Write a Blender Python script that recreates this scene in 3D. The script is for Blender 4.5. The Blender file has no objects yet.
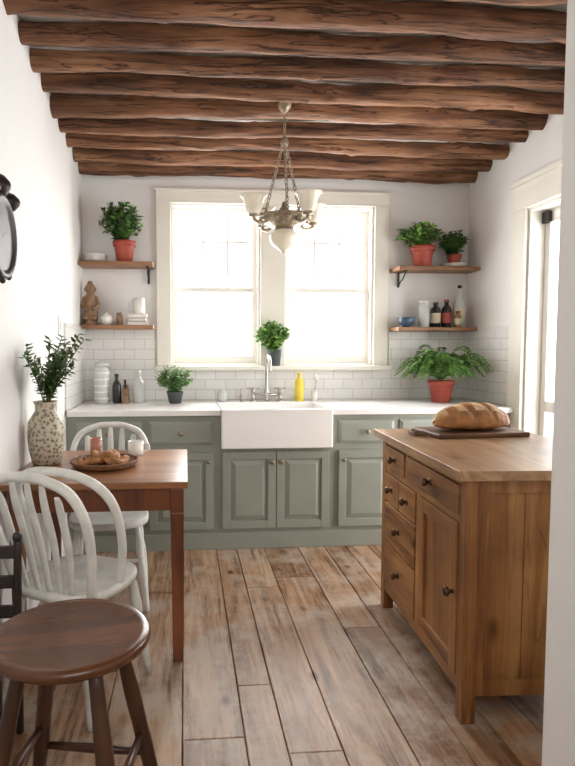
import bpy, math, random
from mathutils import Vector, Matrix, noise
random.seed(7)
R=random.random
def U(a,b): return a+(b-a)*random.random()
bpy.context.scene.view_settings.view_transform='Standard'

# ---------------------------------------------------------------- materials
def newmat(name):
    m=bpy.data.materials.new(name); m.use_nodes=True
    nt=m.node_tree; return m,nt,nt.nodes['Principled BSDF']
def ramp(nt,stops):
    r=nt.nodes.new('ShaderNodeValToRGB'); e=r.color_ramp.elements
    while len(e)<len(stops): e.new(0.5)
    for i,(p,c) in enumerate(stops):
        e[i].position=p; e[i].color=(c[0],c[1],c[2],1)
    return r
def plain(name,col,rough=.5,metal=0,var=.12,scale=6,bump=0,bscale=60,trans=0,sub=0,coat=0):
    m,nt,p=newmat(name)
    tc=nt.nodes.new('ShaderNodeTexCoord')
    n=nt.nodes.new('ShaderNodeTexNoise'); n.inputs['Scale'].default_value=scale; n.inputs['Detail'].default_value=4
    nt.links.new(tc.outputs['Object'],n.inputs['Vector'])
    lo=[c*(1-var) for c in col]; hi=[min(1,c*(1+var)) for c in col]
    r=ramp(nt,[(.3,lo),(.7,hi)])
    nt.links.new(n.outputs['Fac'],r.inputs['Fac']); nt.links.new(r.outputs['Color'],p.inputs['Base Color'])
    p.inputs['Roughness'].default_value=rough; p.inputs['Metallic'].default_value=metal
    p.inputs['Transmission Weight'].default_value=trans
    p.inputs['Coat Weight'].default_value=coat
    if bump:
        n2=nt.nodes.new('ShaderNodeTexNoise'); n2.inputs['Scale'].default_value=bscale; n2.inputs['Detail'].default_value=5
        nt.links.new(tc.outputs['Object'],n2.inputs['Vector'])
        b=nt.nodes.new('ShaderNodeBump'); b.inputs['Strength'].default_value=bump; b.inputs['Distance'].default_value=.01
        nt.links.new(n2.outputs['Fac'],b.inputs['Height']); nt.links.new(b.outputs['Normal'],p.inputs['Normal'])
    return m
def wood(name,dark,mid,light,axis='Z',scale=14,rough=.5,bump=.25,stretch=.07,cracks=0,knots=0,worn=None,bd=.004):
    m,nt,p=newmat(name)
    L=nt.links.new; N=nt.nodes.new
    tc=N('ShaderNodeTexCoord'); mp=N('ShaderNodeMapping')
    s=[scale]*3; s['XYZ'.index(axis)]=scale*stretch
    mp.inputs['Scale'].default_value=s
    L(tc.outputs['Object'],mp.inputs['Vector'])
    n=N('ShaderNodeTexNoise'); n.inputs['Scale'].default_value=1; n.inputs['Detail'].default_value=7
    n.inputs['Roughness'].default_value=.62; n.inputs['Distortion'].default_value=.9
    L(mp.outputs['Vector'],n.inputs['Vector'])
    r=ramp(nt,[(.32,dark),(.5,mid),(.7,light)])
    L(n.outputs['Fac'],r.inputs['Fac']); col=r.outputs['Color']
    h=n.outputs['Fac']
    def mul(col,fac_socket,stops,amt=1):
        rr=ramp(nt,stops); L(fac_socket,rr.inputs['Fac'])
        mx=N('ShaderNodeMix'); mx.data_type='RGBA'; mx.blend_type='MULTIPLY'; mx.inputs[0].default_value=amt
        L(col,mx.inputs[6]); L(rr.outputs['Color'],mx.inputs[7]); return mx.outputs[2],rr.outputs['Color']
    nl=N('ShaderNodeTexNoise'); nl.inputs['Scale'].default_value=2.5; nl.inputs['Detail'].default_value=5; L(tc.outputs['Object'],nl.inputs['Vector'])
    col,_=mul(col,nl.outputs['Fac'],[(.33,(.62,.57,.52)),(.62,(1.08,1.08,1.08))])
    if cracks:
        mc=N('ShaderNodeMapping'); s=[scale*1.6]*3; s['XYZ'.index(axis)]=scale*.09; mc.inputs['Scale'].default_value=s; L(tc.outputs['Object'],mc.inputs['Vector'])
        nc=N('ShaderNodeTexNoise'); nc.inputs['Scale'].default_value=1; nc.inputs['Detail'].default_value=4; nc.inputs['Distortion'].default_value=1.2; L(mc.outputs['Vector'],nc.inputs['Vector'])
        col,cf=mul(col,nc.outputs['Fac'],[(.470,(1,1,1)),(.49,(.20,.15,.12)),(.495,(.16,.12,.09)),(.51,(1,1,1))],cracks)
        a=N('ShaderNodeMath'); a.operation='ADD'; L(cf,a.inputs[0]); L(h,a.inputs[1]); h=a.outputs[0]
    if knots:
        mk=N('ShaderNodeMapping'); s=[5.5]*3; s['XYZ'.index(axis)]=2.6; mk.inputs['Scale'].default_value=s; L(tc.outputs['Object'],mk.inputs['Vector'])
        v=N('ShaderNodeTexVoronoi'); v.inputs['Scale'].default_value=1; L(mk.outputs['Vector'],v.inputs['Vector'])
        col,_=mul(col,v.outputs['Distance'],[(.03,(.18,.11,.07)),(.085,(.62,.5,.4)),(.15,(1,1,1))],knots)
    L(col,p.inputs['Base Color'])
    b=N('ShaderNodeBump'); b.inputs['Strength'].default_value=bump; b.inputs['Distance'].default_value=bd
    L(h,b.inputs['Height']); L(b.outputs['Normal'],p.inputs['Normal'])
    p.inputs['Roughness'].default_value=rough
    return m
M_wall=plain('plaster',(.80,.79,.775),.85,var=.02,scale=2,bump=.15,bscale=25)
M_trim=plain('trim_paint',(.79,.765,.69),.45,var=.02)
M_sash=plain('sash_paint',(.80,.78,.73),.45,var=.02)
M_ceil=plain('ceiling_paint',(.72,.67,.60),.8,var=.08)
M_sage=plain('sage_paint',(.262,.282,.240),.45,var=.06,scale=3)
M_counter=plain('quartz',(.80,.79,.77),.25,var=.03,scale=12)
M_porc=plain('porcelain',(.84,.83,.81),.12,var=.01)
M_steel=plain('nickel',(.50,.48,.45),.28,1,var=.08)
M_bronze=plain('aged_metal',(.34,.28,.20),.45,.6,var=.4,scale=40,bump=.4)
M_knob=plain('knob_brass',(.30,.22,.15),.35,.8)
M_iknob=plain('knob_antique',(.10,.055,.035),.35,.7)
M_iron=plain('black_iron',(.03,.022,.02),.45,.5,var=.3)
M_terra=plain('terracotta',(.34,.06,.038),.6,var=.15,bump=.1)
M_soil=plain('soil',(.04,.025,.015),.95,var=.3,bump=.5)
M_gpot=plain('grey_pot',(.06,.07,.075),.7)
M_white=plain('white_chair_paint',(.68,.68,.64),.5,var=.14,scale=14,bump=.15)
M_cer=plain('white_ceramic',(.80,.78,.74),.25,var=.03)
M_blue=plain('blue_glaze',(.06,.10,.16),.3,var=.3,scale=40)
M_beam=wood('beam_bark',(.07,.026,.012),(.215,.092,.042),(.42,.22,.115),'X',13,.78,.9,.10,cracks=.85,knots=.85,bd=.014)
M_shelf=wood('shelf_wood',(.15,.07,.03),(.30,.15,.07),(.40,.22,.11),'X',20)
M_pineZ=wood('pine_upright',(.14,.045,.012),(.34,.150,.045),(.50,.26,.09),'Z',10,.42,.2,.07,cracks=.35,knots=.85)
M_pineY=wood('pine_long',(.14,.045,.012),(.34,.150,.045),(.50,.26,.09),'Y',10,.42,.2,.07,cracks=.35,knots=.85)
M_pinetop=wood('pine_top',(.25,.125,.055),(.44,.26,.135),(.60,.41,.25),'Y',9,.3,.1,.08,cracks=.4,knots=.6)
M_tabX=wood('cherry_top',(.19,.07,.028),(.34,.145,.06),(.45,.22,.10),'X',10,.3,.1,.08,knots=.4)
M_tabZ=wood('cherry_leg',(.09,.026,.010),(.18,.055,.020),(.26,.09,.038),'Z',12,.35,.1)
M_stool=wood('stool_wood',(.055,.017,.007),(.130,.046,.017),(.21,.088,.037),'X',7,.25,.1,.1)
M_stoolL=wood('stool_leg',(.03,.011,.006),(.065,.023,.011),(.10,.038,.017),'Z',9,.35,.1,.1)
M_dark=wood('ebony_wood',(.012,.008,.008),(.025,.016,.014),(.04,.028,.024),'Z',12,.35,.1)
M_board=wood('board_wood',(.08,.035,.015),(.15,.07,.03),(.22,.11,.05),'X',14,.5,.1)
M_carve=plain('carved_wood',(.26,.16,.09),.7,var=.3,scale=30,bump=.6,bscale=80)
M_crust=plain('bread_crust',(.38,.17,.06),.7,var=.45,scale=14,bump=.8,bscale=40)
M_flour=plain('floured_crust',(.60,.38,.20),.85,var=.3,scale=20,bump=.6,bscale=60)
M_wicker=plain('wicker',(.20,.09,.04),.7,var=.35,scale=60,bump=.8,bscale=120)
M_copper=plain('rose_glass',(.50,.22,.15),.25,var=.1)
M_black=plain('dark_glass',(.02,.02,.022),.15,var=.2)
M_red=plain('label_red',(.35,.06,.04),.5)
M_lab=plain('label_cream',(.65,.58,.45),.6,var=.1)
M_yel=plain('yellow_soap',(.80,.62,.07),.2,var=.04)
M_frost=plain('jar_glass',(.58,.60,.58),.15,var=.1)
M_switch=plain('switch_plastic',(.82,.81,.78),.35,var=.01)
M_shade=plain('frosted_shade',(.88,.82,.68),.3,var=.06,scale=20)
M_leaf=plain('leaf_green',(.075,.20,.03),.5,var=.5,scale=25)
M_leafL=plain('leaf_light',(.20,.40,.07),.5,var=.35,scale=25)
M_leafD=plain('leaf_dark',(.035,.09,.022),.5,var=.5,scale=25)
M_leafE=plain('leaf_olive',(.075,.115,.042),.55,var=.4,scale=25)
M_herb=plain('leaf_sage',(.20,.36,.17),.6,var=.3,scale=25)
M_stem=plain('stem',(.10,.12,.04),.6)
def glassmat():
    m=bpy.data.materials.new('window_glass'); m.use_nodes=True; nt=m.node_tree
    nt.nodes.remove(nt.nodes['Principled BSDF']); o=nt.nodes['Material Output']
    t=nt.nodes.new('ShaderNodeBsdfTransparent'); g=nt.nodes.new('ShaderNodeBsdfGlossy'); g.inputs['Roughness'].default_value=.02
    x=nt.nodes.new('ShaderNodeMixShader'); x.inputs[0].default_value=.05
    nt.links.new(t.outputs[0],x.inputs[1]); nt.links.new(g.outputs[0],x.inputs[2]); nt.links.new(x.outputs[0],o.inputs['Surface'])
    return m
M_glass=glassmat()
def tilemat():
    m,nt,p=newmat('subway_tile')
    tc=nt.nodes.new('ShaderNodeTexCoord'); s=nt.nodes.new('ShaderNodeSeparateXYZ'); c=nt.nodes.new('ShaderNodeCombineXYZ')
    a=nt.nodes.new('ShaderNodeMath'); a.operation='ADD'
    nt.links.new(tc.outputs['Object'],s.inputs[0]); nt.links.new(s.outputs['X'],a.inputs[0]); nt.links.new(s.outputs['Y'],a.inputs[1])
    nt.links.new(a.outputs[0],c.inputs['X']); nt.links.new(s.outputs['Z'],c.inputs['Y'])
    b=nt.nodes.new('ShaderNodeTexBrick'); b.inputs['Scale'].default_value=1
    b.inputs['Brick Width'].default_value=.152; b.inputs['Row Height'].default_value=.0765
    b.inputs['Mortar Size'].default_value=.0022; b.inputs['Mortar Smooth'].default_value=.2
    b.inputs['Color1'].default_value=(.82,.81,.79,1); b.inputs['Color2'].default_value=(.78,.77,.75,1); b.inputs['Mortar'].default_value=(.54,.53,.50,1)
    nt.links.new(c.outputs[0],b.inputs['Vector']); nt.links.new(b.outputs['Color'],p.inputs['Base Color'])
    bp=nt.nodes.new('ShaderNodeBump'); bp.invert=True; bp.inputs['Strength'].default_value=.35; bp.inputs['Distance'].default_value=.002
    nt.links.new(b.outputs['Fac'],bp.inputs['Height']); nt.links.new(bp.outputs['Normal'],p.inputs['Normal'])
    p.inputs['Roughness'].default_value=.15
    return m
M_tile=tilemat()
def vasemat():
    m,nt,p=newmat('speckled_glaze')
    tc=nt.nodes.new('ShaderNodeTexCoord'); v=nt.nodes.new('ShaderNodeTexVoronoi'); v.inputs['Scale'].default_value=60
    nt.links.new(tc.outputs['Object'],v.inputs['Vector'])
    r=ramp(nt,[(.25,(.13,.14,.11)),(.42,(.40,.33,.23)),(.6,(.52,.46,.35))])
    nt.links.new(v.outputs['Distance'],r.inputs['Fac']); nt.links.new(r.outputs['Color'],p.inputs['Base Color'])
    p.inputs['Roughness'].default_value=.4
    return m
M_vase=vasemat()
def floormat():
    m,nt,p=newmat('floor_planks'); N=nt.nodes.new; L=nt.links.new
    at=N('ShaderNodeAttribute'); at.attribute_name='pc'
    tc=N('ShaderNodeTexCoord'); mp=N('ShaderNodeMapping'); mp.inputs['Scale'].default_value=(17,1.3,1)
    ad=N('ShaderNodeVectorMath'); ad.operation='MULTIPLY_ADD'
    L(at.outputs['Color'],ad.inputs[0]); ad.inputs[1].default_value=(37,61,13)
    L(tc.outputs['Object'],mp.inputs['Vector']); L(mp.outputs['Vector'],ad.inputs[2])
    n=N('ShaderNodeTexNoise'); n.inputs['Scale'].default_value=1; n.inputs['Detail'].default_value=9; n.inputs['Roughness'].default_value=.72; n.inputs['Distortion'].default_value=1.0
    L(ad.outputs[0],n.inputs['Vector'])
    r1=ramp(nt,[(.32,(.11,.052,.026)),(.43,(.25,.138,.073)),(.53,(.40,.25,.15)),(.70,(.56,.42,.30))])
    L(n.outputs['Fac'],r1.inputs['Fac'])
    r2=ramp(nt,[(0,(.52,.42,.35)),(.3,(.85,.75,.66)),(.6,(1.06,1.04,1.04)),(.8,(1.0,.86,.70)),(1,(.80,.77,.77))])
    L(at.outputs['Fac'],r2.inputs['Fac'])
    def mixm(a,bb):
        mx=N('ShaderNodeMix'); mx.data_type='RGBA'; mx.blend_type='MULTIPLY'; mx.inputs[0].default_value=1; L(a,mx.inputs[6]); L(bb,mx.inputs[7]); return mx.outputs[2]
    col=mixm(r1.outputs['Color'],r2.outputs['Color'])
    n2=N('ShaderNodeTexNoise'); n2.inputs['Scale'].default_value=3.2; n2.inputs['Detail'].default_value=10; n2.inputs['Roughness'].default_value=.75
    L(tc.outputs['Object'],n2.inputs['Vector'])
    r3=ramp(nt,[(.45,(0,0,0)),(.60,(.75,.75,.75))]); L(n2.outputs['Fac'],r3.inputs['Fac'])
    mx2=N('ShaderNodeMix'); mx2.data_type='RGBA'; mx2.inputs[7].default_value=(.49,.41,.34,1)
    L(r3.outputs['Color'],mx2.inputs[0]); L(col,mx2.inputs[6]); col=mx2.outputs[2]
    n3=N('ShaderNodeTexNoise'); n3.inputs['Scale'].default_value=.8; n3.inputs['Detail'].default_value=10; n3.inputs['Roughness'].default_value=.78; L(ad.outputs[0],n3.inputs['Vector'])
    r4=ramp(nt,[(.36,(.38,.29,.22)),(.47,(1,1,1))]); L(n3.outputs['Fac'],r4.inputs['Fac']); col=mixm(col,r4.outputs['Color'])
    mk=N('ShaderNodeMapping'); mk.inputs['Scale'].default_value=(5.2,2.8,1); L(tc.outputs['Object'],mk.inputs['Vector'])
    v=N('ShaderNodeTexVoronoi'); v.inputs['Scale'].default_value=1; L(mk.outputs['Vector'],v.inputs['Vector'])
    r5=ramp(nt,[(.03,(.16,.10,.07)),(.07,(.55,.44,.36)),(.13,(1,1,1))]); L(v.outputs['Distance'],r5.inputs['Fac']); col=mixm(col,r5.outputs['Color'])
    L(col,p.inputs['Base Color'])
    b=N('ShaderNodeBump'); b.inputs['Strength'].default_value=.5; b.inputs['Distance'].default_value=.004
    L(n.outputs['Fac'],b.inputs['Height']); L(b.outputs['Normal'],p.inputs['Normal'])
    rr=ramp(nt,[(.3,(.32,)*3),(.7,(.52,)*3)]); L(n2.outputs['Fac'],rr.inputs['Fac']); L(rr.outputs['Color'],p.inputs['Roughness'])
    return m
M_floor=floormat()

# ---------------------------------------------------------------- mesh builder
def cr(pts,n=8):
    P=[Vector(p) for p in pts]; P=[P[0]*2-P[1]]+P+[P[-1]*2-P[-2]]; out=[]
    for i in range(1,len(P)-2):
        for k in range(n):
            t=k/n; a,b,c,d=P[i-1],P[i],P[i+1],P[i+2]
            out.append(.5*((2*b)+(c-a)*t+(2*a-5*b+4*c-d)*t*t+(3*b-a-3*c+d)*t**3))
    out.append(P[-2]); return out
class B:
    def __init__(s,name,bevel=0):
        s.name=name; s.v=[]; s.f=[]; s.mi=[]; s.sm=[]; s.mats=[]; s.bevel=bevel; s.M=Matrix.Identity(4); s.lim=None
    def add(s,vs,fs,mat,smooth=False):
        if mat not in s.mats: s.mats.append(mat)
        k=s.mats.index(mat); o=len(s.v)
        s.v+= [s.M@Vector(v) for v in vs]
        for f in fs: s.f.append([i+o for i in f]); s.mi.append(k); s.sm.append(smooth)
    def box(s,x0,x1,y0,y1,z0,z1,mat,T=None):
        vs=[Vector((x,y,z)) for z in (z0,z1) for y in (y0,y1) for x in (x0,x1)]
        if T is not None: vs=[T@v for v in vs]
        s.add(vs,[(0,2,3,1),(4,5,7,6),(0,1,5,4),(2,6,7,3),(0,4,6,2),(1,3,7,5)],mat)
    def hexa(s,lo,hi,mat):
        s.add(list(lo)+list(hi),[(3,2,1,0),(4,5,6,7),(0,1,5,4),(1,2,6,5),(2,3,7,6),(3,0,4,7)],mat)
    def lathe(s,prof,c,mat,seg=24,T=None,smooth=True,sx=1,sy=1):
        vs=[];fs=[];c=Vector(c)
        for r,z in prof:
            for i in range(seg):
                a=2*math.pi*i/seg; v=Vector((r*math.cos(a)*sx,r*math.sin(a)*sy,z))
                if T is not None: v=T@v
                vs.append(v+c)
        for j in range(len(prof)-1):
            for i in range(seg):
                k=(i+1)%seg; fs.append((j*seg+i,j*seg+k,(j+1)*seg+k,(j+1)*seg+i))
        s.add(vs,fs,mat,smooth)
        o=len(prof)
        s.add(vs[:seg],[tuple(reversed(range(seg)))],mat,False)
        s.add(vs[(o-1)*seg:],[tuple(range(seg))],mat,False)
    def tube(s,pts,rad,mat,seg=8,closed=False,flat=1,smooth=True):
        P=[Vector(p) for p in pts]; n=len(P)
        if not hasattr(rad,'__len__'): rad=[rad]*n
        vs=[];fs=[];N=None
        for i in range(n):
            if closed: t=(P[(i+1)%n]-P[i-1])
            else: t=P[min(i+1,n-1)]-P[max(i-1,0)]
            if t.length<1e-9: t=Vector((0,0,1))
            t.normalize()
            if N is None:
                N=Vector((0,0,1)) if abs(t.z)<.9 else Vector((1,0,0))
            N=(N-t*N.dot(t))
            if N.length<1e-6: N=t.orthogonal()
            N.normalize(); Bn=t.cross(N)
            for k in range(seg):
                a=2*math.pi*k/seg; vs.append(P[i]+(N*math.cos(a)+Bn*math.sin(a)*flat)*rad[i])
        m=n if closed else n-1
        for i in range(m):
            j=(i+1)%n
            for k in range(seg):
                l=(k+1)%seg; fs.append((i*seg+k,i*seg+l,j*seg+l,j*seg+k))
        if not closed:
            fs.append(tuple(reversed(range(seg)))); fs.append(tuple(range((n-1)*seg,n*seg)))
        s.add(vs,fs,mat,smooth)
    def ell(s,c,r,mat,seg=16,rings=10,T=None):
        prof=[(max(1e-4,math.sin(math.pi*i/rings)),-math.cos(math.pi*i/rings)) for i in range(rings+1)]
        D=Matrix.Diagonal((r[0],r[1],r[2])).to_4x4()
        s.lathe(prof,c,mat,seg,T=(T@D if T is not None else D))
    def leaf(s,b,d,L,W,mat,droop=.3):
        b=Vector(b); d=Vector(d).normalized(); side=d.cross(Vector((U(-.4,.4),U(-.4,.4),1)))
        if side.length<1e-3: side=Vector((1,0,0))
        side.normalize(); up=side.cross(d)
        m1=b+d*L*.35+up*L*.05; m2=b+d*L*.7-Vector((0,0,droop*L*.2)); e=b+d*L-Vector((0,0,droop*L*.5))
        s.add([b,m1+side*W*.5,m2+side*W*.38,e,m2-side*W*.38,m1-side*W*.5],[(0,1,2,3),(0,3,4,5)],mat,True)
    def done(s,loc=(0,0,0),rot=0):
        if s.lim:
            for v in s.v:
                v.x=min(max(v.x,s.lim[0]),s.lim[1]); v.y=min(v.y,s.lim[2])
        me=bpy.data.meshes.new(s.name); me.from_pydata([tuple(v) for v in s.v],[],s.f)
        for m in s.mats: me.materials.append(m)
        for p,k,q in zip(me.polygons,s.mi,s.sm): p.material_index=k; p.use_smooth=q
        me.update()
        o=bpy.data.objects.new(s.name,me); bpy.context.scene.collection.objects.link(o)
        o.location=loc; o.rotation_euler=(0,0,rot)
        if s.bevel:
            b=o.modifiers.new('bevel','BEVEL'); b.width=s.bevel; b.segments=2; b.limit_method='ANGLE'; b.angle_limit=math.radians(50)
        return o

# ---------------------------------------------------------------- room
XL,XR,YB=-.755,2.198,4.42
WX0,WX1,WX2,WX3=-.105,.57,.757,1.448; WZ0,WZ1=1.175,2.385
def cz(y): return 2.66-.10*(y-4.36)   # ceiling underside
b=B('wall_back')
b.box(XL-.15,WX0,YB,YB+.15,0,3,M_wall); b.box(WX3,XR+.15,YB,YB+.15,0,3,M_wall)
b.box(WX0,WX3,YB,YB+.15,0,WZ0,M_wall); b.box(WX0,WX3,YB,YB+.15,WZ1,3,M_wall); b.box(WX1,WX2,YB,YB+.15,WZ0,WZ1,M_wall)
b.done()
b=B('wall_left'); b.box(XL-.15,XL,-1.6,YB,0,3.4,M_wall); b.done()
DY0,DY1,DZ=2.66,3.62,2.2
b=B('wall_right'); b.box(XR,XR+.15,DY1,YB,0,3.1,M_wall); b.box(XR,XR+.15,1.25,DY0,0,3.4,M_wall); b.box(XR,XR+.15,DY0,DY1,DZ,3.2,M_wall); b.done()
b=B('wall_front'); b.box(.832,XR+.15,1.1,1.25,0,3.4,M_wall); b.done()
b=B('wall_hall'); b.box(XL-.15,1.9,-1.75,-1.6,0,3.4,M_wall); b.box(1.75,1.9,-1.6,1.1,0,3.4,M_wall); b.done()
b=B('ceiling')
y0,y1=-1.75,YB+.15
b.hexa([(XL-.15,y0,cz(y0)+.012),(XR+.15,y0,cz(y0)+.012),(XR+.15,y1,cz(y1)+.012),(XL-.15,y1,cz(y1)+.012)],
       [(XL-.15,y0,cz(y0)+.1),(XR+.15,y0,cz(y0)+.1),(XR+.15,y1,cz(y1)+.1),(XL-.15,y1,cz(y1)+.1)],M_ceil)
b.done()
# floor planks
def floor():
    vs=[];fs=[];cols=[]
    x=XL-.14
    while x<XR+.14:
        w=U(.13,.27); x2=min(x+w,XR+.15); y=-1.75-U(0,1.5)
        while y<YB:
            L=U(1.3,3.2); a=max(y,-1.75); e=min(y+L,YB)
            if e>a+.02:
                o=len(vs); g=U(.0008,.0028); t=.0025
                zt=U(-.002,0)
                X0,X1,Y0,Y1=x+g,x2-g,a+g,e-g
                vs+=[(X0,Y0,-.02),(X1,Y0,-.02),(X1,Y1,-.02),(X0,Y1,-.02),(X0,Y0,zt-t),(X1,Y0,zt-t),(X1,Y1,zt-t),(X0,Y1,zt-t),
                     (X0+t,Y0+t,zt),(X1-t,Y0+t,zt),(X1-t,Y1-t,zt),(X0+t,Y1-t,zt)]
                F=[(0,1,5,4),(1,2,6,5),(2,3,7,6),(3,0,4,7),(4,5,9,8),(5,6,10,9),(6,7,11,10),(7,4,8,11),(8,9,10,11)]
                fs+=[tuple(i+o for i in f) for f in F]; r=R(); cols+=[(r,r,r,1)]*len(F)
            y+=L
        x=x2
    nf=len(fs); o=len(vs)
    vs+=[(XL-.15,-1.75,-.02),(XR+.15,-1.75,-.02),(XR+.15,YB+.15,-.02),(XL-.15,YB+.15,-.02)]; fs.append((o,o+1,o+2,o+3)); cols.append((0,0,0,1))
    me=bpy.data.meshes.new('floor'); me.from_pydata(vs,[],fs); me.materials.append(M_floor); me.materials.append(M_soil)
    me.polygons[nf].material_index=1
    at=me.color_attributes.new('pc','FLOAT_COLOR','CORNER')
    for p in me.polygons:
        for li in p.loop_indices: at.data[li].color=cols[p.index]
    ob=bpy.data.objects.new('floor',me); bpy.context.scene.collection.objects.link(ob)
floor()
# beams
def beam(i,y):
    r0=U(.044,.057); z0=cz(y)-.045; n=150; seg=20; vs=[];fs=[]; ph=U(0,50)
    x0,x1=XL-.02,XR+.02; tap=U(-.25,.25)
    kn=[(U(x0,x1),U(0,6.28),U(.02,.035)) for _ in range(9)]
    for k in range(n+1):
        x=x0+(x1-x0)*k/n
        dy=.03*noise.noise(Vector((x*.9,ph,0))); dz=.024*noise.noise(Vector((x*.9,ph,9)))+.007*noise.noise(Vector((x*4,ph,3)))
        for j in range(seg):
            a=2*math.pi*j/seg; d=Vector((x*2.2,math.cos(a)*.9+ph,math.sin(a)*.9)); d2=Vector((x*4,math.cos(a)*3+ph,math.sin(a)*3)); d3=Vector((x*12,math.cos(a)*5+ph,math.sin(a)*5))
            r=r0*(1+tap*(k/n-.5))*(1+.20*noise.noise(d)+.14*noise.noise(d2)+.07*noise.noise(d3))
            for kx,ka,ks in kn:
                da=(a-ka+math.pi)%(2*math.pi)-math.pi; q=((x-kx)/ks)**2+(da*r0/ks)**2
                if q<4: r+=.010*math.exp(-q)
            vs.append((x,y+dy+math.cos(a)*r,z0+dz+math.sin(a)*r*1.05))
    for k in range(n):
        for j in range(seg):
            l=(j+1)%seg; fs.append((k*seg+j,k*seg+l,(k+1)*seg+l,(k+1)*seg+j))
    fs.append(tuple(range(seg))); fs.append(tuple(range(n*seg,(n+1)*seg)))
    me=bpy.data.meshes.new('ceiling_beam'); me.from_pydata(vs,[],fs); me.materials.append(M_beam)
    for p in me.polygons: p.use_smooth=True
    ob=bpy.data.objects.new('ceiling_beam',me); bpy.context.scene.collection.objects.link(ob)
yy=4.34
for i in range(17):
    beam(i,yy); yy-=.214+U(-.008,.008)
# window trim
b=B('trim_window',.003)
b.box(-.213,WX0,YB-.025,YB,WZ0,WZ1,M_trim); b.box(WX3,1.56,YB-.025,YB,WZ0,WZ1,M_trim)
b.box(WX1,WX2,YB-.025,YB,WZ0,WZ1,M_trim); b.box(-.213,1.56,YB-.025,YB,WZ1,WZ1+.085,M_trim)
b.box(-.225,1.572,YB-.035,YB,WZ1+.085,WZ1+.105,M_trim)
b.box(-.225,1.572,YB-.09,YB,1.145,WZ0,M_trim)
for a,c in ((WX0,WX1),(WX2,WX3)):
    b.box(a+.001,c-.001,YB+.001,YB+.15,WZ0,WZ0+.012,M_trim)
b.done()
def window(i,a,c):
    b=B('window_%d'%i); y=YB+.055; zm=1.77
    b.box(a,a+.018,YB,YB+.15,WZ0+.0125,WZ1,M_sash); b.box(c-.018,c,YB,YB+.15,WZ0+.0125,WZ1,M_sash); b.box(a+.018,c-.018,YB,YB+.15,WZ1-.015,WZ1,M_sash)
    a+=.0185;c-=.0185
    def sash(y,z0,z1,st,bt):
        b.box(a,a+st,y,y+.03,z0,z1,M_sash); b.box(c-st,c,y,y+.03,z0,z1,M_sash)
        b.box(a+st,c-st,y,y+.03,z0,z0+bt,M_sash); b.box(a+st,c-st,y,y+.03,z1-.035,z1,M_sash)
        b.box(a+st,c-st,y+.013,y+.016,z0+bt,z1-.035,M_glass)
    sash(y,WZ0+.013,zm,.035,.06); sash(y+.031,zm-.03,WZ1-.0155,.035,.035)
    w=c-a-.07; zt=WZ1-.0505
    for k in (1,2): b.box(a+.035+w*k/3-.008,a+.035+w*k/3+.008,y+.036,y+.056,zm+.005,zt,M_sash)
    zz=zm+(zt-zm)*.62
    for k in range(3): b.box(a+.035+w*k/3+(.008 if k else 0),a+.035+w*(k+1)/3-(.008 if k<2 else 0),y+.036,y+.056,zz-.008,zz+.008,M_sash)
    b.done()
window(1,WX0,WX1); window(2,WX2,WX3)
# right door
b=B('trim_door',.003)
b.box(XR-.025,XR,DY1,DY1+.15,0,DZ+.0,M_trim); b.box(XR-.025,XR,DY0-.15,DY0,0,DZ,M_trim)
b.box(XR-.03,XR,DY0-.15,DY1+.15,DZ,DZ+.16,M_trim); b.box(XR-.05,XR,DY0-.17,DY1+.17,DZ+.16,DZ+.19,M_trim)
b.box(XR,XR+.15,DY1-.02,DY1,0,DZ-.02,M_trim); b.box(XR,XR+.15,DY0,DY0+.02,0,DZ-.02,M_trim); b.box(XR,XR+.15,DY0,DY1,DZ-.02,DZ,M_trim)
b.done()
b=B('door_1',.002); x=XR+.10
b.box(x,x+.04,DY1-.075,DY1-.022,.01,DZ-.025,M_sash); b.box(x,x+.04,DY0+.022,DY0+.10,.01,DZ-.025,M_sash)
b.box(x,x+.04,DY0+.1,DY1-.075,DZ-.10,DZ-.025,M_sash); b.box(x,x+.04,DY0+.1,DY1-.075,.01,.22,M_sash); b.box(x,x+.04,DY0+.1,DY1-.075,.90,.97,M_sash)
b.box(x+.018,x+.022,DY0+.1,DY1-.075,.22,.90,M_glass); b.box(x+.018,x+.022,DY0+.1,DY1-.075,.97,DZ-.10,M_glass)
b.box(x-.03,x,DY1-.09,DY1-.03,DZ-.10,DZ-.03,M_iron)
b.lathe([(.006,0),(.006,.03),(.022,.035),(.025,.05),(.012,.06)],(x,DY0+.06,1.0),M_knob,T=Matrix.Rotation(-math.pi/2,4,'Y'))
b.done()
# tile
Z0=.915; ZT=1.452
b=B('trim_tile_back')
b.box(XL+.012,-.226,YB-.012,YB,Z0,ZT-.005,M_tile); b.box(1.573,XR-.012,YB-.012,YB,Z0,ZT-.016,M_tile); b.box(-.226,1.573,YB-.012,YB,Z0,1.145,M_tile); b.done()
b=B('trim_tile_right'); b.box(XR-.012,XR,DY1+.15,YB,Z0,ZT-.01,M_tile); b.box(XR-.02,XR,DY1+.15,YB,ZT-.01,ZT+.012,M_cer); b.done()
b=B('trim_tile_left'); b.box(XL,XL+.012,3.7,YB,Z0,ZT-.01,M_tile); b.box(XL,XL+.018,3.7,YB,ZT-.01,ZT+.012,M_cer); b.done()
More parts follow.
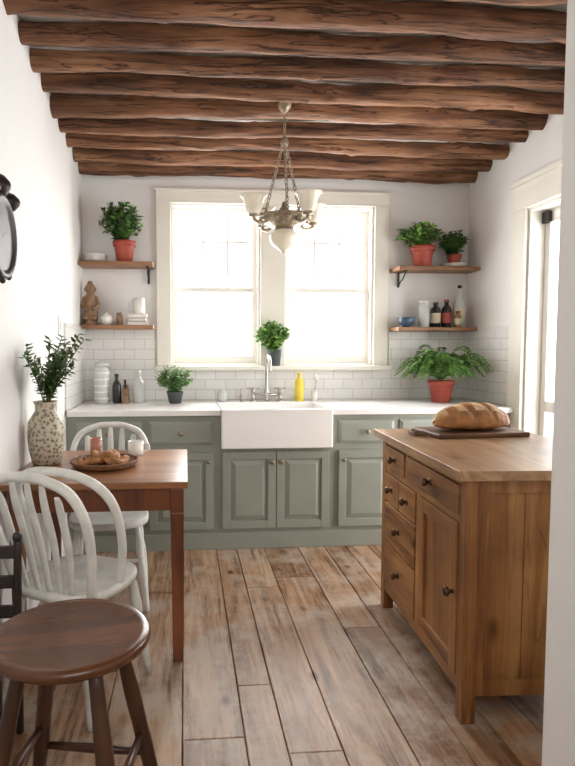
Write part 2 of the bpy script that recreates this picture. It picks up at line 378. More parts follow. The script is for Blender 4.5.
# base cabinets
CF=3.72
def door(b,x0,x1,z0,z1,y,mat,fr=.05,t=.02):
    b.box(x0,x0+fr,y-t,y,z0,z1,mat); b.box(x1-fr,x1,y-t,y,z0,z1,mat)
    b.box(x0+fr,x1-fr,y-t,y,z0,z0+fr,mat); b.box(x0+fr,x1-fr,y-t,y,z1-fr,z1,mat)
    b.box(x0+fr,x1-fr,y-.006,y,z0+fr,z1-fr,mat)
    m=.03; a,c,d,e=x0+fr+.006,x1-fr-.006,z0+fr+.006,z1-fr-.006
    b.add([(a,y-.006,d),(c,y-.006,d),(c,y-.006,e),(a,y-.006,e),(a+m,y-.016,d+m),(c-m,y-.016,d+m),(c-m,y-.016,e-m),(a+m,y-.016,e-m)],
          [(0,1,5,4),(1,2,6,5),(2,3,7,6),(3,0,4,7),(4,5,6,7)],mat)
def drawer(b,x0,x1,z0,z1,y,mat,t=.018):
    b.box(x0,x1,y-t*.6,y,z0,z1,mat); m=.018
    b.add([(x0,y-t*.6,z0),(x1,y-t*.6,z0),(x1,y-t*.6,z1),(x0,y-t*.6,z1),(x0+m,y-t,z0+m),(x1-m,y-t,z0+m),(x1-m,y-t,z1-m),(x0+m,y-t,z1-m)],
          [(0,1,5,4),(1,2,6,5),(2,3,7,6),(3,0,4,7),(4,5,6,7)],mat)
def knob(b,x,y,z,mat,s=1,T=None):
    b.lathe([(.006*s,0),(.006*s,.012*s),(.014*s,.016*s),(.017*s,.024*s),(.013*s,.031*s),(.001,.033*s)],(x,y,z),mat,14,T=T if T is not None else Matrix.Rotation(math.pi/2,4,'X'))
b=B('base_cabinet',.002)
SX0,SX1=.225,.945
b.box(XL+.001,SX0,CF,YB-.001,0,.877,M_sage); b.box(SX0,SX1,CF,YB-.001,0,.665,M_sage); b.box(SX1,XR-.001,CF,YB-.001,0,.877,M_sage)
b.box(XL+.001,XR-.001,CF-.012,CF,0,.105,M_sage)
for a,c in ((-.70,-.28),(-.235,.175),(1.0,1.37),(1.41,1.78)):
    drawer(b,a,c,.69,.84,CF,M_sage); door(b,a,c,.135,.64,CF,M_sage); knob(b,(a+c)/2,CF-.018,.765,M_knob)
    knob(b,c-.03 if a<1.2 and a>-.5 and a<.5 else a+.03,CF-.02,.58,M_knob,.8)
door(b,SX0+.01,.582,.135,.64,CF,M_sage); door(b,.588,SX1-.01,.135,.64,CF,M_sage)
knob(b,.556,CF-.02,.575,M_knob); knob(b,.614,CF-.02,.575,M_knob)
b.done()
b=B('countertop',.004)
b.box(XL+.013,SX0-.002,CF-.04,YB-.013,.878,.915,M_counter); b.box(SX1+.002,XR-.013,CF-.04,YB-.013,.878,.915,M_counter); b.box(SX0-.002,SX1+.002,4.16,YB-.013,.878,.915,M_counter)
b.done()
b=B('farmhouse_sink',.008)
y0=CF-.075;y1=4.158;t=.022
b.box(SX0,SX1,y0,y0+t,.668,.922,M_porc); b.box(SX0,SX1,y1-t,y1,.668,.922,M_porc); b.box(SX0,SX0+t,y0+t,y1-t,.668,.922,M_porc); b.box(SX1-t,SX1,y0+t,y1-t,.668,.922,M_porc)
b.box(SX0+t,SX1-t,y0+t,y1-t,.668,.69,M_porc)
b.done()
# faucet
b=B('bridge_faucet'); fx,fy=.60,4.27
for dx in (-.10,.10):
    b.lathe([(.026,0),(.026,.008),(.014,.014),(.012,.06),(.018,.065),(.018,.085),(.008,.095)],(fx+dx,fy,.915),M_steel,16)
    b.tube([(fx+dx-.035,fy,1.012),(fx+dx+.035,fy,1.012)],.006,M_steel,8); b.ell((fx+dx-.037,fy,1.012),(.009,)*3,M_steel,10,6); b.ell((fx+dx+.037,fy,1.012),(.009,)*3,M_steel,10,6)
b.tube([(fx-.10,fy,.965),(fx+.10,fy,.965)],.010,M_steel,10)
b.tube(cr([(fx,fy,.915),(fx,fy,1.0),(fx,fy,1.15),(fx,fy-.03,1.225),(fx,fy-.10,1.255),(fx,fy-.17,1.21),(fx,fy-.185,1.14)],6),.011,M_steel,12)
b.lathe([(.02,0),(.02,.02),(.013,.04)],(fx,fy,.975),M_steel,14)
b.tube([(fx-.19,fy,.915),(fx-.19,fy,.96)],.012,M_steel,10)
b.tube(cr([(fx-.19,fy,.96),(fx-.19,fy,1.0),(fx-.19,fy-.04,1.01)],4),.007,M_steel,8)
b.done()
# shelves
def shelf(x0,x1,z,brx):
    b=B('floating_shelf',.003); y=YB-.21
    b.box(x0,x1,y,YB-.001 if z>1.5 else YB-.013,z-.028,z,M_shelf)
    for bx in brx:
        b.box(bx-.009,bx+.009,y+.03,YB-.013,z-.036,z-.028,M_iron); b.box(bx-.009,bx+.009,YB-.02,YB-.013,z-.14,z-.028,M_iron)
        b.tube(cr([(bx,YB-.02,z-.13),(bx,YB-.06,z-.10),(bx,YB-.11,z-.085),(bx,YB-.16,z-.04)],5),.006,M_iron,6)
    b.done()
ZU,ZL=1.925,1.475
shelf(XL+.001,-.228,ZU,(-.27,)); shelf(XL+.013,-.228,ZL,()); shelf(1.575,XR-.001,ZU-.01,(1.64,)); shelf(1.575,XR-.013,ZL-.01,())
# ------------- small objects
LIM=(XL+.015,XR-.025,YB-.016)
def pot(b,c,r,h,mat):
    b.lathe([(r*.68,0),(r*.72,.003),(r*.92,h*.75),(r*.93,h*.76),(r*1.05,h*.77),(r*1.08,h),(r*.95,h),(r*.92,h*.9),(.001,h*.89)],c,mat,24)
    b.lathe([(r*.9,h*.89),(.001,h*.93)],c,M_soil,16)
def bush(b,c,rx,h,n,mats,L=.03,W=.02,z0=0):
    c=Vector(c); b.lim=LIM
    for i in range(n//8):
        a=U(0,6.28); rr=math.sqrt(R())*rx; top=c+Vector((math.cos(a)*rr,math.sin(a)*rr*.8,z0+h*U(.5,1)*(1-.35*(rr/rx)**2)))
        mid=c+Vector((math.cos(a)*rr*.35,math.sin(a)*rr*.35,(top.z-c.z)*.55))
        P=cr([c,mid,top],4); b.tube(P,.0016,M_stem,4)
        for k in range(8):
            p=P[min(len(P)-1,2+int(k*.85))]; d=Vector((U(-1,1),U(-1,1),U(-.2,.9)))
            b.leaf(p+Vector((U(-.01,.01),)*3),d,L*U(.7,1.3),W*U(.7,1.3),random.choice(mats),.4)
def fern(b,c,n,L,mats,pin=.035,up=.9):
    c=Vector(c); b.lim=LIM
    for i in range(n):
        a=2*math.pi*i/n+U(-.3,.3); l=L*U(.7,1.1); e=U(.5,1.0)*up
        d=Vector((math.cos(a),math.sin(a),0))
        P=cr([c,c+d*l*.35+Vector((0,0,l*.55*e)),c+d*l*.75+Vector((0,0,l*.6*e)),c+d*l*1.05+Vector((0,0,l*(.35*e)-.02))],6)
        b.tube(P,.0016,M_stem,4); s=d.cross(Vector((0,0,1)))
        for k in range(3,len(P)):
            w=pin*(1-.75*k/len(P)); t=(P[k]-P[k-1]).normalized()
            for q in (-1,1): b.leaf(P[k],s*q+t*.5,w*1.3,w*.62,random.choice(mats),.5)
b=B('potted_plant'); p=(-.435,4.29,ZU); pot(b,p,.078,.15,M_terra); bush(b,(p[0]-.02,p[1]-.01,p[2]+.125),.165,.34,1100,[M_leafD,M_leaf,M_leafE,M_leaf],.048,.028); b.done()
b=B('plate_stack')
for k in range(5): b.lathe([(.04,0),(.045,.003),(.088,.012),(.089,.014),(.04,.006),(.001,.005)],(-.645,4.31,ZU+k*.0105),M_cer,28)
b.done()
b=B('carved_figurine'); c=(-.685,4.31,ZL)
b.lathe([(.05,0),(.055,.01),(.05,.025),(.045,.03)],c,M_carve,20)
b.lathe([(.047,.03),(.052,.06),(.046,.12),(.044,.18),(.036,.215),(.02,.23)],c,M_carve,20,sy=.8)
b.ell((c[0],c[1],c[2]+.262),(.037,.037,.042),M_carve); b.ell((c[0],c[1],c[2]+.305),(.020,.020,.016),M_carve)
for q in (-1,1):
    b.tube(cr([(c[0]+q*.040,c[1],c[2]+.205),(c[0]+q*.056,c[1]-.015,c[2]+.14),(c[0]+q*.02,c[1]-.045,c[2]+.11)],5),.013,M_carve,8)
    b.ell((c[0]+q*.032,c[1]-.03,c[2]+.05),(.028,.026,.018),M_carve,12,8); b.ell((c[0]+q*.037,c[1],c[2]+.26),(.006,.01,.014),M_carve,8,6)
b.done()
b=B('teapot'); c=(-.565,4.28,ZL)
b.lathe([(.02,0),(.036,.01),(.044,.04),(.036,.065),(.018,.073),(.016,.080),(.006,.084),(.006,.092),(.001,.096)],c,M_cer,20)
b.tube(cr([(c[0]+.03,c[1],c[2]+.025),(c[0]+.055,c[1],c[2]+.04),(c[0]+.06,c[1],c[2]+.06)],4),.006,M_cer,8)
b.tube(cr([(c[0]-.032,c[1],c[2]+.055),(c[0]-.055,c[1],c[2]+.05),(c[0]-.052,c[1],c[2]+.025),(c[0]-.034,c[1],c[2]+.018)],4),.004,M_cer,8); b.done()
b=B('spice_jar'); b.lathe([(.020,0),(.025,.004),(.025,.065),(.018,.072),(.020,.073),(.020,.09),(.001,.091)],(-.475,4.27,ZL),M_carve,16); b.done()
b=B('book_stack',.002)
for k,(w,h,m) in enumerate(((.145,.028,M_lab),(.135,.024,M_gpot),(.14,.03,M_lab))):
    z=ZL+sum((.028,.024,.03)[:k]); T=Matrix.Translation((-.345,4.30,z))@Matrix.Rotation(U(-.12,.12),4,'Z')
    b.box(-w/2,w/2,-.05,.05,0,.002,m,T); b.box(-w/2,w/2,-.05,.05,h-.003,h-.0005,m,T); b.box(-w/2+.003,w/2-.003,-.047,.05,.002,h-.003,M_cer,T)
b.done()
def mug(name,c,r,h,mat,side=1):
    b=B(name); b.lathe([(r*.85,0),(r*.95,.004),(r,h*.3),(r,h),(r*.9,h),(r*.88,h*.2),(.001,h*.12)],c,mat,20)
    c=Vector(c); b.tube(cr([c+Vector((side*r*.95,0,h*.8)),c+Vector((side*r*1.6,0,h*.75)),c+Vector((side*r*1.6,0,h*.35)),c+Vector((side*r*.95,0,h*.22))],5),r*.13,mat,8); b.done()
mug('coffee_mug',(-.335,4.30,ZL+.0825),.045,.115,M_cer,-1)
# right shelf
b=B('potted_plant'); p=(1.78,4.29,ZU-.01); pot(b,p,.085,.155,M_terra); bush(b,(p[0]-.03,p[1]-.01,p[2]+.13),.19,.22,1100,[M_leaf,M_leafL,M_leafD],.044,.028); b.done()
b=B('plate_stack')
for k in range(3): b.lathe([(.05,0),(.055,.003),(.095,.010),(.096,.012),(.05,.006),(.001,.005)],(2.03,4.30,ZU-.01+k*.0085),M_cer,28)
b.done()
b=B('potted_succulent'); p=(2.03,4.30,ZU-.01+.0235); b.lathe([(.035,0),(.04,.004),(.055,.07),(.053,.075),(.048,.068),(.001,.065)],p,M_terra,20); bush(b,(p[0]-.01,p[1],p[2]+.06),.12,.22,600,[M_leafD,M_leafD,M_leaf],.042,.025); b.done()
b=B('blue_bowl'); b.lathe([(.025,0),(.028,.006),(.056,.03),(.070,.075),(.066,.075),(.049,.035),(.001,.012)],(1.665,4.29,ZL-.01),M_blue,28); b.done()
def bottle(name,c,r,h,mat,neck=.35,cap=M_black,label=None,nr=.35):
    b=B(name); hb=h*(1-neck)
    b.lathe([(r*.9,0),(r,.004),(r,hb),(r*.8,hb+h*neck*.25),(r*nr,hb+h*neck*.45),(r*nr,h*.93)],c,mat,20)
    b.lathe([(r*nr*1.2,h*.93),(r*nr*1.2,h),(.001,h)],c,cap,16)
    if label: b.lathe([(r*1.01,hb*.25),(r*1.02,hb*.26),(r*1.02,hb*.8),(r*1.01,hb*.81)],c,label,20)
    b.done()
bottle('storage_jar',(1.80,4.29,ZL-.01),.039,.20,M_frost,.2,M_cer,None,.8)
bottle('olive_oil_bottle',(1.895,4.30,ZL-.01),.038,.19,M_black,.3,M_iron,M_lab,.4)
bottle('sauce_bottle',(1.980,4.30,ZL-.01),.036,.21,M_black,.35,M_red,M_red,.45)
bottle('glass_bottle',(2.085,4.31,ZL-.01),.042,.32,M_frost,.45,M_iron,M_lab,.3)
bottle('spice_bottle',(2.045,4.245,ZL-.01),.024,.12,M_carve,.3,M_iron,M_lab,.6)
# counter items
C=.915
b=B('canister'); c=(-.60,4.22,C)
b.lathe([(.048,0),(.056,.006),(.056,.235),(.048,.245),(.042,.25),(.042,.262),(.054,.265),(.054,.285),(.012,.295),(.012,.312),(.001,.315)],c,M_frost,24)
for k in range(5): b.lathe([(.0565,.03+k*.045),(.0585,.036+k*.045),(.0565,.042+k*.045)],c,M_cer,24)
b.done()
bottle('vinegar_bottle',(-.490,4.20,C),.032,.21,M_black,.4,M_black,None,.4)
b=B('knife_block',.003); b.hexa([(-.455,4.16,C),(-.40,4.16,C),(-.40,4.24,C),(-.455,4.24,C)],[(-.45,4.18,C+.10),(-.41,4.18,C+.10),(-.41,4.23,C+.13),(-.45,4.23,C+.13)],M_carve); b.tube([(-.43,4.20,C+.11),(-.43,4.18,C+.17)],.008,M_iron,8); b.done()
b=B('oil_cruet'); b.lathe([(.034,0),(.043,.006),(.043,.14),(.030,.165),(.015,.18),(.015,.21),(.02,.22),(.010,.235),(.001,.236)],(-.335,4.22,C),M_frost,20); b.done()
b=B('potted_herb'); p=(-.075,4.17,C); b.lathe([(.038,0),(.043,.004),(.060,.08),(.055,.085),(.05,.075),(.001,.073)],p,M_gpot,20); bush(b,(p[0],p[1],p[2]+.065),.15,.22,1100,[M_herb,M_leafL,M_herb],.033,.018); b.done()
b=B('soap_jar'); b.lathe([(.03,0),(.038,.004),(.038,.07),(.028,.076),(.028,.09),(.001,.092)],(.27,4.27,C),M_frost,18); b.done()
bottle('dish_soap_bottle',(.84,4.24,C),.034,.215,M_yel,.3,M_yel,None,.4)
b=B('dish_brush'); b.lathe([(.022,0),(.026,.004),(.024,.08),(.02,.08)],(.96,4.28,C),M_cer,16); b.tube([(.96,4.28,C+.03),(.975,4.27,C+.16)],.005,M_steel,8); b.ell((.977,4.27,C+.175),(.016,.012,.02),M_cer,10,8); b.done()
b=B('potted_basil'); p=(.675,YB-.056,WZ0); b.lathe([(.036,0),(.040,.004),(.054,.12),(.05,.125),(.045,.115),(.001,.113)],p,M_gpot,20); bush(b,(p[0]-.02,p[1]-.02,p[2]+.105),.15,.25,1100,[M_leafL,M_leafL,M_leaf],.042,.030); b.lim=(XL,XR,YB-.027); b.done()
b=B('potted_fern'); p=(1.86,4.10,C); pot(b,p,.09,.16,M_terra); fern(b,(p[0],p[1],p[2]+.14),50,.30,[M_leaf,M_leafL,M_leaf],.055,1.1); fern(b,(p[0],p[1],p[2]+.14),40,.24,[M_leafL,M_leaf,M_leafD],.048,1.9); b.done()
# switch plate
b=B('light_switch',.002); b.box(XL,XL+.007,3.55,3.63,1.38,1.50,M_switch); b.box(XL+.007,XL+.013,3.575,3.605,1.41,1.47,M_switch); b.done()
# wall clock (round, carved dark frame with crest)
b=B('wall_clock'); y=2.44; z=1.76; x=XL
T=Matrix.Rotation(math.pi/2,4,'Y')
b.lathe([(.12,0),(.17,.002),(.178,.015),(.165,.034),(.15,.036),(.142,.024),(.135,.022)],(x,y,z),M_iron,40,T=T)
b.lathe([(.136,.0),(.136,.016),(.001,.016)],(x,y,z),M_cer,40,T=T)
for k in range(12):
    a=k*math.pi/6; b.box(-.0015,.0015,-.003,.003,.105,.125,M_iron,Matrix.Translation((x+.017,y,z))@Matrix.Rotation(a,4,'X'))
    b.ell((x+.018,y+.172*math.cos(a),z+.172*math.sin(a)),(.014,.018,.018),M_iron,10,6)
for a,l in ((.9,.07),(-1.1,.10)): b.box(-.001,.001,-.003,.003,-.015,l,M_iron,Matrix.Translation((x+.021,y,z))@Matrix.Rotation(a,4,'X'))
for yy_,zz_,s in ((y+.13,z+.165,.042),(y,z+.20,.050),(y-.13,z+.165,.042)):
    b.lathe([(s*.9,0),(s,.015),(s*.8,.035),(s*.35,.055),(.001,.06)],(x,yy_,zz_),M_iron,18,T=T)
b.done()
# ------------- table
b=B('dining_table',.004)
tx0,tx1,ty0,ty1,tz=XL+.012,.008,2.35,3.12,.765
b.box(tx0,tx1,ty0,ty1,tz-.028,tz,M_tabX)
for lx in (tx0+.06,tx1-.045):
    for ly in (ty0+.035,ty1-.055):
        s=.028; e=.020
        b.hexa([(lx-e,ly-e,0),(lx+e,ly-e,0),(lx+e,ly+e,0),(lx-e,ly+e,0)],[(lx-s,ly-s,tz-.13),(lx+s,ly-s,tz-.13),(lx+s,ly+s,tz-.13),(lx-s,ly+s,tz-.13)],M_tabZ)
        b.box(lx-s,lx+s,ly-s,ly+s,tz-.13,tz-.029,M_tabZ)
a0,a1,c0,c1=tx0+.05,tx1-.035,ty0+.025,ty1-.045
b.box(a0+.03,a1-.03,c0,c0+.02,tz-.125,tz-.029,M_tabZ); b.box(a0+.03,a1-.03,c1-.02,c1,tz-.125,tz-.029,M_tabZ)
b.box(a0,a0+.02,c0+.03,c1-.03,tz-.125,tz-.029,M_tabZ); b.box(a1-.02,a1,c0+.03,c1-.03,tz-.125,tz-.029,M_tabZ)
b.done()
TZ=tz
b=B('flower_vase'); c=(-.655,2.78,TZ)
b.lathe([(.055,0),(.066,.005),(.080,.06),(.086,.13),(.082,.20),(.060,.235),(.050,.25),(.050,.28),(.058,.295),(.052,.295),(.042,.27),(.001,.22)],c,M_vase,32)
for i in range(24):
    a=U(0,6.28); l=U(.24,.40); s=U(.25,.75); d=Vector((math.cos(a)*s+.02,math.sin(a)*s,1)).normalized()
    if d.x<-.25: d.x*=-.5
    st=Vector(c)+Vector((0,0,.25)); P=cr([st,st+d*l*.5,st+d*l+Vector((d.x*.06,d.y*.06,-.02))],9)
    for p in P: p.x=max(p.x,XL+.03)
    b.tube(P,.0022,M_stem,5)
    for k in range(5,len(P)):
        t=(P[k]-P[k-1]).normalized()
        for q in range(3):
            sd=t.cross(Vector((U(-1,1),U(-1,1),U(-1,1)))).normalized(); 
            if P[k].x<XL+.06: sd.x=abs(sd.x)
            b.leaf(P[k],sd+t*.6,.036*U(.7,1.2),.016,random.choice([M_leafE,M_leafD,M_leafE,M_leaf]),.1)
b.lim=(XL+.005,9,9); b.done()
b=B('pastry_basket'); c=Vector((-.375,2.70,TZ))
b.lathe([(.11,0),(.13,.004),(.155,.022),(.152,.028),(.12,.012),(.001,.01)],c,M_wicker,32)
for k in range(3): b.tube([c+Vector((math.cos(t*.2618)*(.14+.006*k),math.sin(t*.2618)*(.14+.006*k),.012+.008*k)) for t in range(24)],.005,M_wicker,6,closed=True)
for (dx,dy,an) in ((-.06,-.02,.3),(.05,-.03,1.2),(0,.06,2.2),(.0,0,0.6)):
    z=.03 if (dx or dy) else .052; P=[]; 
    for t in range(20):
        q=t/19*2*math.pi; P.append(c+Vector((dx+.05*math.sin(q+an),dy+.035*math.sin(2*q+an),z+.008*math.cos(3*q))))
    b.tube(P,.014,M_crust,8)
b.done()
mug('coffee_mug',(-.255,2.98,TZ),.040,.07,M_cer,1)
b=B('rose_tumbler'); b.lathe([(.024,0),(.028,.004),(.032,.085),(.029,.085),(.025,.012),(.001,.01)],(-.46,3.0,TZ),M_copper,20); b.done()
# ------------- chairs
def chair(name,loc,rot,double=False):
    b=B(name,.0); W=M_white; sz=.45
    vs=[];n=36
    def sp(a,s):
        ca,sa=math.cos(a),math.sin(a); e=.72
        return (math.copysign(abs(ca)**e,ca)*.205*s,math.copysign(abs(sa)**e,sa)*.20*s)
    rings=[(.90,sz-.035),(.985,sz-.030),(1.0,sz-.015),(.985,sz-.002),(.93,sz),(.7,sz-.008),(.35,sz-.012),(.01,sz-.012)]
    for s,z in rings:
        for i in range(n):
            x,y=sp(2*math.pi*i/n,s); vs.append((x,y,z))
    fs=[(j*n+i,j*n+(i+1)%n,(j+1)*n+(i+1)%n,(j+1)*n+i) for j in range(len(rings)-1) for i in range(n)]
    fs.append(tuple(reversed(range(n)))); b.add(vs,fs,W,True)
    L={}
    for qx in (-1,1):
        for qy in (-1,1):
            t=Vector((qx*.145,qy*.14,sz-.03)); e=Vector((qx*.19,qy*.195,0)); L[qx,qy]=(t,e)
            P=[t.lerp(e,k/10) for k in range(11)]
            b.tube(P,[.014,.016,.019,.020,.016,.020,.021,.019,.017,.014,.012],W,12)
    m=lambda k,f:L[k][0].lerp(L[k][1],f)
    for qx in (-1,1): b.tube([m((qx,-1),.55),m((qx,-1),.55).lerp(m((qx,1),.55),.5),m((qx,1),.55)],[.008,.013,.008],W,8)
    a=m((-1,-1),.55).lerp(m((-1,1),.55),.5); c=m((1,-1),.55).lerp(m((1,1),.55),.5); b.tube([a,a.lerp(c,.5),c],[.008,.013,.008],W,8)
    b.tube([m((-1,1),.4),m((1,1),.4)],.009,W,8)
    H=.88
    hoop=cr([(-.165,-.145,sz-.01),(-.195,-.185,.60),(-.205,-.225,.73),(-.165,-.255,.83),(-.08,-.272,H-.008),(0,-.276,H),(.08,-.272,H-.008),(.165,-.255,.83),(.205,-.225,.73),(.195,-.185,.60),(.165,-.145,sz-.01)],7)
    b.tube(hoop,.0165,W,12,flat=1.15)
    for k in range(-2,3):
        x=k*.062; zt=H-.01-.05*(abs(k)/2)**2*1.0
        P=cr([(k*.048,-.165,sz-.01),(x*.95,-.205,.62),(x,-.255,.78),(x*1.02,-.272,zt)],5)
        b.tube(P,[.011+.006*math.sin(math.pi*i/(len(P)-1)) for i in range(len(P))],W,8,flat=.55)
    if double:
        h2=cr([(-.185,.0,sz-.01),(-.21,-.02,.60),(-.215,-.07,.74),(-.18,-.11,.82),(-.1,-.13,.86),(0,-.135,.87),(.1,-.13,.86),(.18,-.11,.82),(.215,-.07,.74),(.21,-.02,.60),(.185,.0,sz-.01)],7)
        b.tube(h2,.0155,W,12,flat=1.15)
    b.done(loc,rot)
chair('dining_chair',(-.41,2.21,0),-math.radians(27),True)
chair('dining_chair',(-.40,3.02,0),math.pi+.08)
# stool
b=B('wooden_stool'); sz=.60
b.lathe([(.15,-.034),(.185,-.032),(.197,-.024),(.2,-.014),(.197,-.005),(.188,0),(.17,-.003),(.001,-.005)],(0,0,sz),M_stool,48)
Ls=[]
for k in range(4):
    a=math.radians(45+90*k-10); t=Vector((math.cos(a)*.125,math.sin(a)*.125,sz-.03)); e=Vector((math.cos(a)*.26,math.sin(a)*.26,0)); Ls.append((t,e))
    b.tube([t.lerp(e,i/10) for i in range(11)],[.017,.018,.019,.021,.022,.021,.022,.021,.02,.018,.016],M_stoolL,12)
for k in range(4):
    f=.56 if k%2 else .68; j=(k+1)%4; p,q=Ls[k][0].lerp(Ls[k][1],f),Ls[j][0].lerp(Ls[j][1],f); b.tube([p,p.lerp(q,.5),q],[.009,.013,.009],M_stoolL,8)
b.done((-.29,1.45,0))
# small dark chair at left
b=B('childs_chair',.003); cx,cy=-.652,1.86; w=.083
for q in (-1,1):
    b.tube(cr([(cx+q*w,cy+.10,0),(cx+q*w,cy+.10,.33),(cx+q*w,cy+.12,.66)],5),.014,M_dark,10); b.ell((cx+q*w,cy+.12,.672),(.017,.017,.02),M_dark,10,8)
    b.tube([(cx+q*w,cy-.12,0),(cx+q*w,cy-.12,.33)],.014,M_dark,10)
    b.tube([(cx+q*w,cy-.12,.16),(cx+q*w,cy+.10,.16)],.008,M_dark,8)
b.box(cx-w-.012,cx+w+.015,cy-.14,cy+.095,.315,.34,M_dark)
for z in (.42,.52,.62): b.box(cx-w,cx+w,cy+.102+(z-.42)*.07,cy+.116+(z-.42)*.07,z-.022,z+.022,M_dark)
b.done()
# ------------- island
b=B('kitchen_island',.003); W_,D_,H_=.64,.96,.90
P=M_pineZ;Q=M_pineY
for x in (0,W_-.05):
    for y in (0,D_-.05): b.box(x,x+.05,y,y+.05,0,H_-.035,P)
z0=.10;z1=H_-.035
b.box(.05,W_-.05,.012,.03,z0,z1,P)
b.box(.05,W_-.05,.002,.012,z0,z0+.055,P); b.box(.05,W_-.05,.002,.012,z1-.05,z1,P); b.box(.05,.085,.002,.012,z0+.055,z1-.05,P)
for k in range(1,4): b.box(.085+k*.125,.088+k*.125,.010,.0125,z0+.055,z1-.05,M_board)
b.box(.05,W_-.05,D_-.03,D_-.012,z0,z1,P); b.box(W_-.03,W_-.012,.05,D_-.05,z0,z1,P)
b.box(.02,.035,.05,D_-.05,z0,z1,M_board); b.box(.035,W_-.03,.05,D_-.05,z0,z0+.02,Q)
def rail(y0,y1,za,zb): b.box(.003,.02,y0,y1,za,zb,Q)
rail(.05,D_-.05,z0,z0+.045); rail(.05,D_-.05,z1-.03,z1); ys=.46
b.box(.003,.02,ys-.02,ys+.02,z0+.045,z1-.165,P); rail(.05,D_-.05,z1-.165,z1-.14); b.box(.003,.02,.60,.63,z1-.14,z1-.03,P)
TK=Matrix.Rotation(-math.pi/2,4,'Y')
def fr(y0,y1,za,zb):
    g=.005; b.box(-.002,.0195,y0+g,y1-g,za+g,zb-g,Q)
    ym=(y0+y1)/2; zm=(za+zb)/2
    b.lathe([(.016,0),(.014,.003),(.007,.004)],(-.002,ym,zm),M_iknob,14,T=TK); knob(b,-.002,ym,zm,M_iknob,1.0,TK)
fr(.05,.60,z1-.14,z1-.03); fr(.63,D_-.05,z1-.14,z1-.03)
zt=z1-.165; zb=z0+.045
fr(ys+.02,D_-.05,zb,zb+(zt-zb)*.38); fr(ys+.02,D_-.05,zb+(zt-zb)*.38,zb+(zt-zb)*.74)
zq=zb+(zt-zb)*.74
fr(.70,D_-.05,zq,zt); fr(ys+.02,.70,zq,zt)
y0,y1=.05,ys-.02; f=.06; g=.005
b.box(-.004,.0195,y0+g,y0+f,zb+g,zt-g,P); b.box(-.004,.0195,y1-f,y1-g,zb+g,zt-g,P); b.box(-.004,.0195,y0+f,y1-f,zb+g,zb+f,Q); b.box(-.004,.0195,y0+f,y1-f,zt-f,zt-g,Q)
b.box(.006,.0195,y0+f,y1-f,zb+f,zt-f,P); knob(b,-.004,y0+.03,(zb+zt)/2+.02,M_iknob,1.1,TK)
b.box(-.040,W_+.045,-.035,D_+.030,H_-.0345,H_,M_pinetop)
b.done((.950,1.88,0),-math.radians(2.5))
b=B('cutting_board',.006); b.box(-.23,.23,-.13,.13,0,.022,M_board); b.tube([(-.235,-.04,.011),(-.29,-.03,.011),(-.29,.03,.011),(-.235,.04,.011)],.01,M_board,8); b.done((1.35,2.66,.90),.1)
# bread
def bread():
    vs=[];fs=[];n=40;seg=24
    for k in range(n+1):
        t=-1+2*k/n; s=max(.02,(1-abs(t)**2.4))**.5
        for j in range(seg):
            a=2*math.pi*j/seg; y=math.cos(a)*.088*s; z=math.sin(a); z=(z*.098 if z>0 else z*.03)*s
            d=Vector((t*2,y*14,z*14)); nn=1+.10*noise.noise(d)
            cut=0
            if z>.03 and abs(t)<.8: cut=.014*max(0,math.sin((t*.19+y*.6)*62))**8
            vs.append((t*.195,y*nn,z*nn+.03-cut))
    for k in range(n):
        for j in range(seg):
            l=(j+1)%seg; fs.append((k*seg+j,k*seg+l,(k+1)*seg+l,(k+1)*seg+j))
    fs.append(tuple(range(seg))); fs.append(tuple(range(n*seg,(n+1)*seg)))
    b=B('bread_loaf'); b.add(vs,fs,M_crust,True)
    b.mats.append(M_flour)
    for i,f in enumerate(b.f):
        if i<n*seg and 4<=(i%seg)<=8 and (i//seg)%9<5: b.mi[i]=1
    b.done((1.355,2.65,.923),.12)
bread()
# ------------- chandelier
b=B('chandelier'); c=Vector((.572,3.37,0)); top=cz(3.37)-.06
b.lathe([(.04,0),(.036,-.02),(.018,-.04),(.008,-.05)],(c.x,c.y,top),M_bronze,20)
def chain(p,q,n,r=.011):
    p=Vector(p);q=Vector(q); d=(q-p).normalized(); s=d.orthogonal().normalized(); s2=d.cross(s); L=(q-p).length/n
    for i in range(n):
        m=p+(q-p)*((i+.5)/n); e=s if i%2 else s2
        b.tube([m+d*math.cos(t*math.pi/5)*L*.62+e*math.sin(t*math.pi/5)*r*.6 for t in range(10)],.0034,M_bronze,5,closed=True)
chain((c.x,c.y,top-.04),(c.x,c.y,2.50),5)
b.lathe([(.006,.06),(.02,.04),(.024,.02),(.016,0),(.006,-.01)],(c.x,c.y,2.46),M_bronze,16)
zb=2.045
for k in range(3):
    a=k*2.094+.5; d=Vector((math.cos(a),math.sin(a),0)); chain(Vector((c.x,c.y,2.46))+d*.015,c+d*.125+Vector((0,0,zb+.03)),15,.014)
b.lathe([(.012,-.06),(.05,-.05),(.09,-.03),(.13,-.008),(.15,.012),(.145,.024),(.12,.022),(.06,.035),(.03,.05),(.028,.065),(.016,.08),(.012,.10),(.001,.11)],(c.x,c.y,zb),M_bronze,32)
b.tube([(c.x+.15*math.cos(t*.196),c.y+.15*math.sin(t*.196),zb+.016) for t in range(32)],.009,M_bronze,6,closed=True)
for k in range(12):
    a=k*math.pi/6; b.ell((c.x+.135*math.cos(a),c.y+.135*math.sin(a),zb-.004),(.018,.018,.014),M_bronze,8,6)
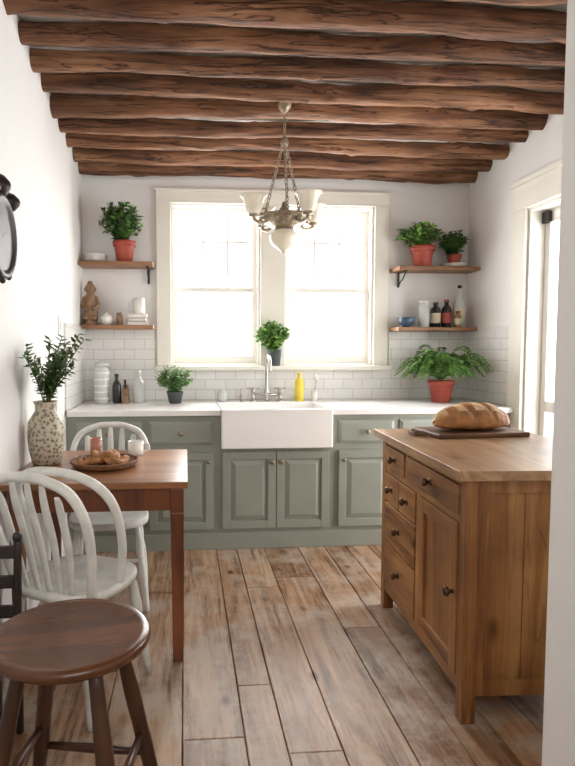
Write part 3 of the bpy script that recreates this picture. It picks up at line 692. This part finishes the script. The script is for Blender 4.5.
for k in range(4):
    a=math.radians(28+90*k); d=Vector((math.cos(a),math.sin(a),0)); Z=Vector((0,0,1)); o=c+Z*zb
    b.tube(cr([o+d*.10,o+d*.15-Z*.03,o+d*.205-Z*.02,o+d*.215+Z*.0],6),.009,M_bronze,8)
    b.tube(cr([o+d*.11+Z*.02,o+d*.14+Z*.05,o+d*.17+Z*.035,o+d*.16+Z*.015],5),.005,M_bronze,6)
    e=o+d*.215-Z*.012; b.lathe([(.012,0),(.03,.006),(.028,.016),(.02,.02)],e+Z*.005,M_bronze,16)
    b.lathe([(.022,.018),(.038,.03),(.048,.055),(.050,.08),(.062,.11),(.077,.125),(.074,.127),(.058,.112),(.046,.08),(.044,.055),(.03,.03),(.001,.026)],e,M_shade,20)
b.lathe([(.02,-.045),(.055,-.055),(.080,-.08),(.084,-.105),(.068,-.14),(.035,-.165),(.012,-.175),(.014,-.185),(.001,-.20)],(c.x,c.y,zb),M_shade,28)
b.lathe([(.056,-.050),(.060,-.058),(.056,-.064)],(c.x,c.y,zb),M_bronze,24)
b.done()

# ---------------------------------------------------------------- light
w=bpy.data.worlds.new('sky'); bpy.context.scene.world=w; w.use_nodes=True
w.node_tree.nodes['Background'].inputs[0].default_value=(.96,.98,1,1); w.node_tree.nodes['Background'].inputs[1].default_value=4
def area(name,loc,rot,sx,sy,e,col):
    l=bpy.data.lights.new(name,'AREA'); l.shape='RECTANGLE'; l.size=sx; l.size_y=sy; l.energy=e; l.color=col
    o=bpy.data.objects.new(name,l); o.location=loc; o.rotation_euler=rot; bpy.context.scene.collection.objects.link(o); return o
h=math.pi/2
area('window_daylight',(.67,4.95,1.85),(-h,0,0),2.2,1.7,175,(1,.995,.985))
area('door_daylight',(2.85,3.1,1.3),(0,h,0),2.4,1.6,110,(1,.995,.985))
area('hall_fill',(.5,-1.0,2.4),(math.radians(62),0,0),1.6,1.2,34,(1,.96,.91))  # unseen fill added behind the camera to lift surfaces facing it
# ---------------------------------------------------------------- camera
cam=bpy.data.cameras.new('camera'); co=bpy.data.objects.new('camera',cam); bpy.context.scene.collection.objects.link(co)
co.location=(0,0,1.31); co.rotation_euler=(math.radians(90-3.45),0,math.radians(-4.5))
cam.sensor_fit='HORIZONTAL'; cam.sensor_width=36; cam.lens=581/575*36; cam.shift_x=.098; cam.clip_start=.02
bpy.context.scene.camera=co
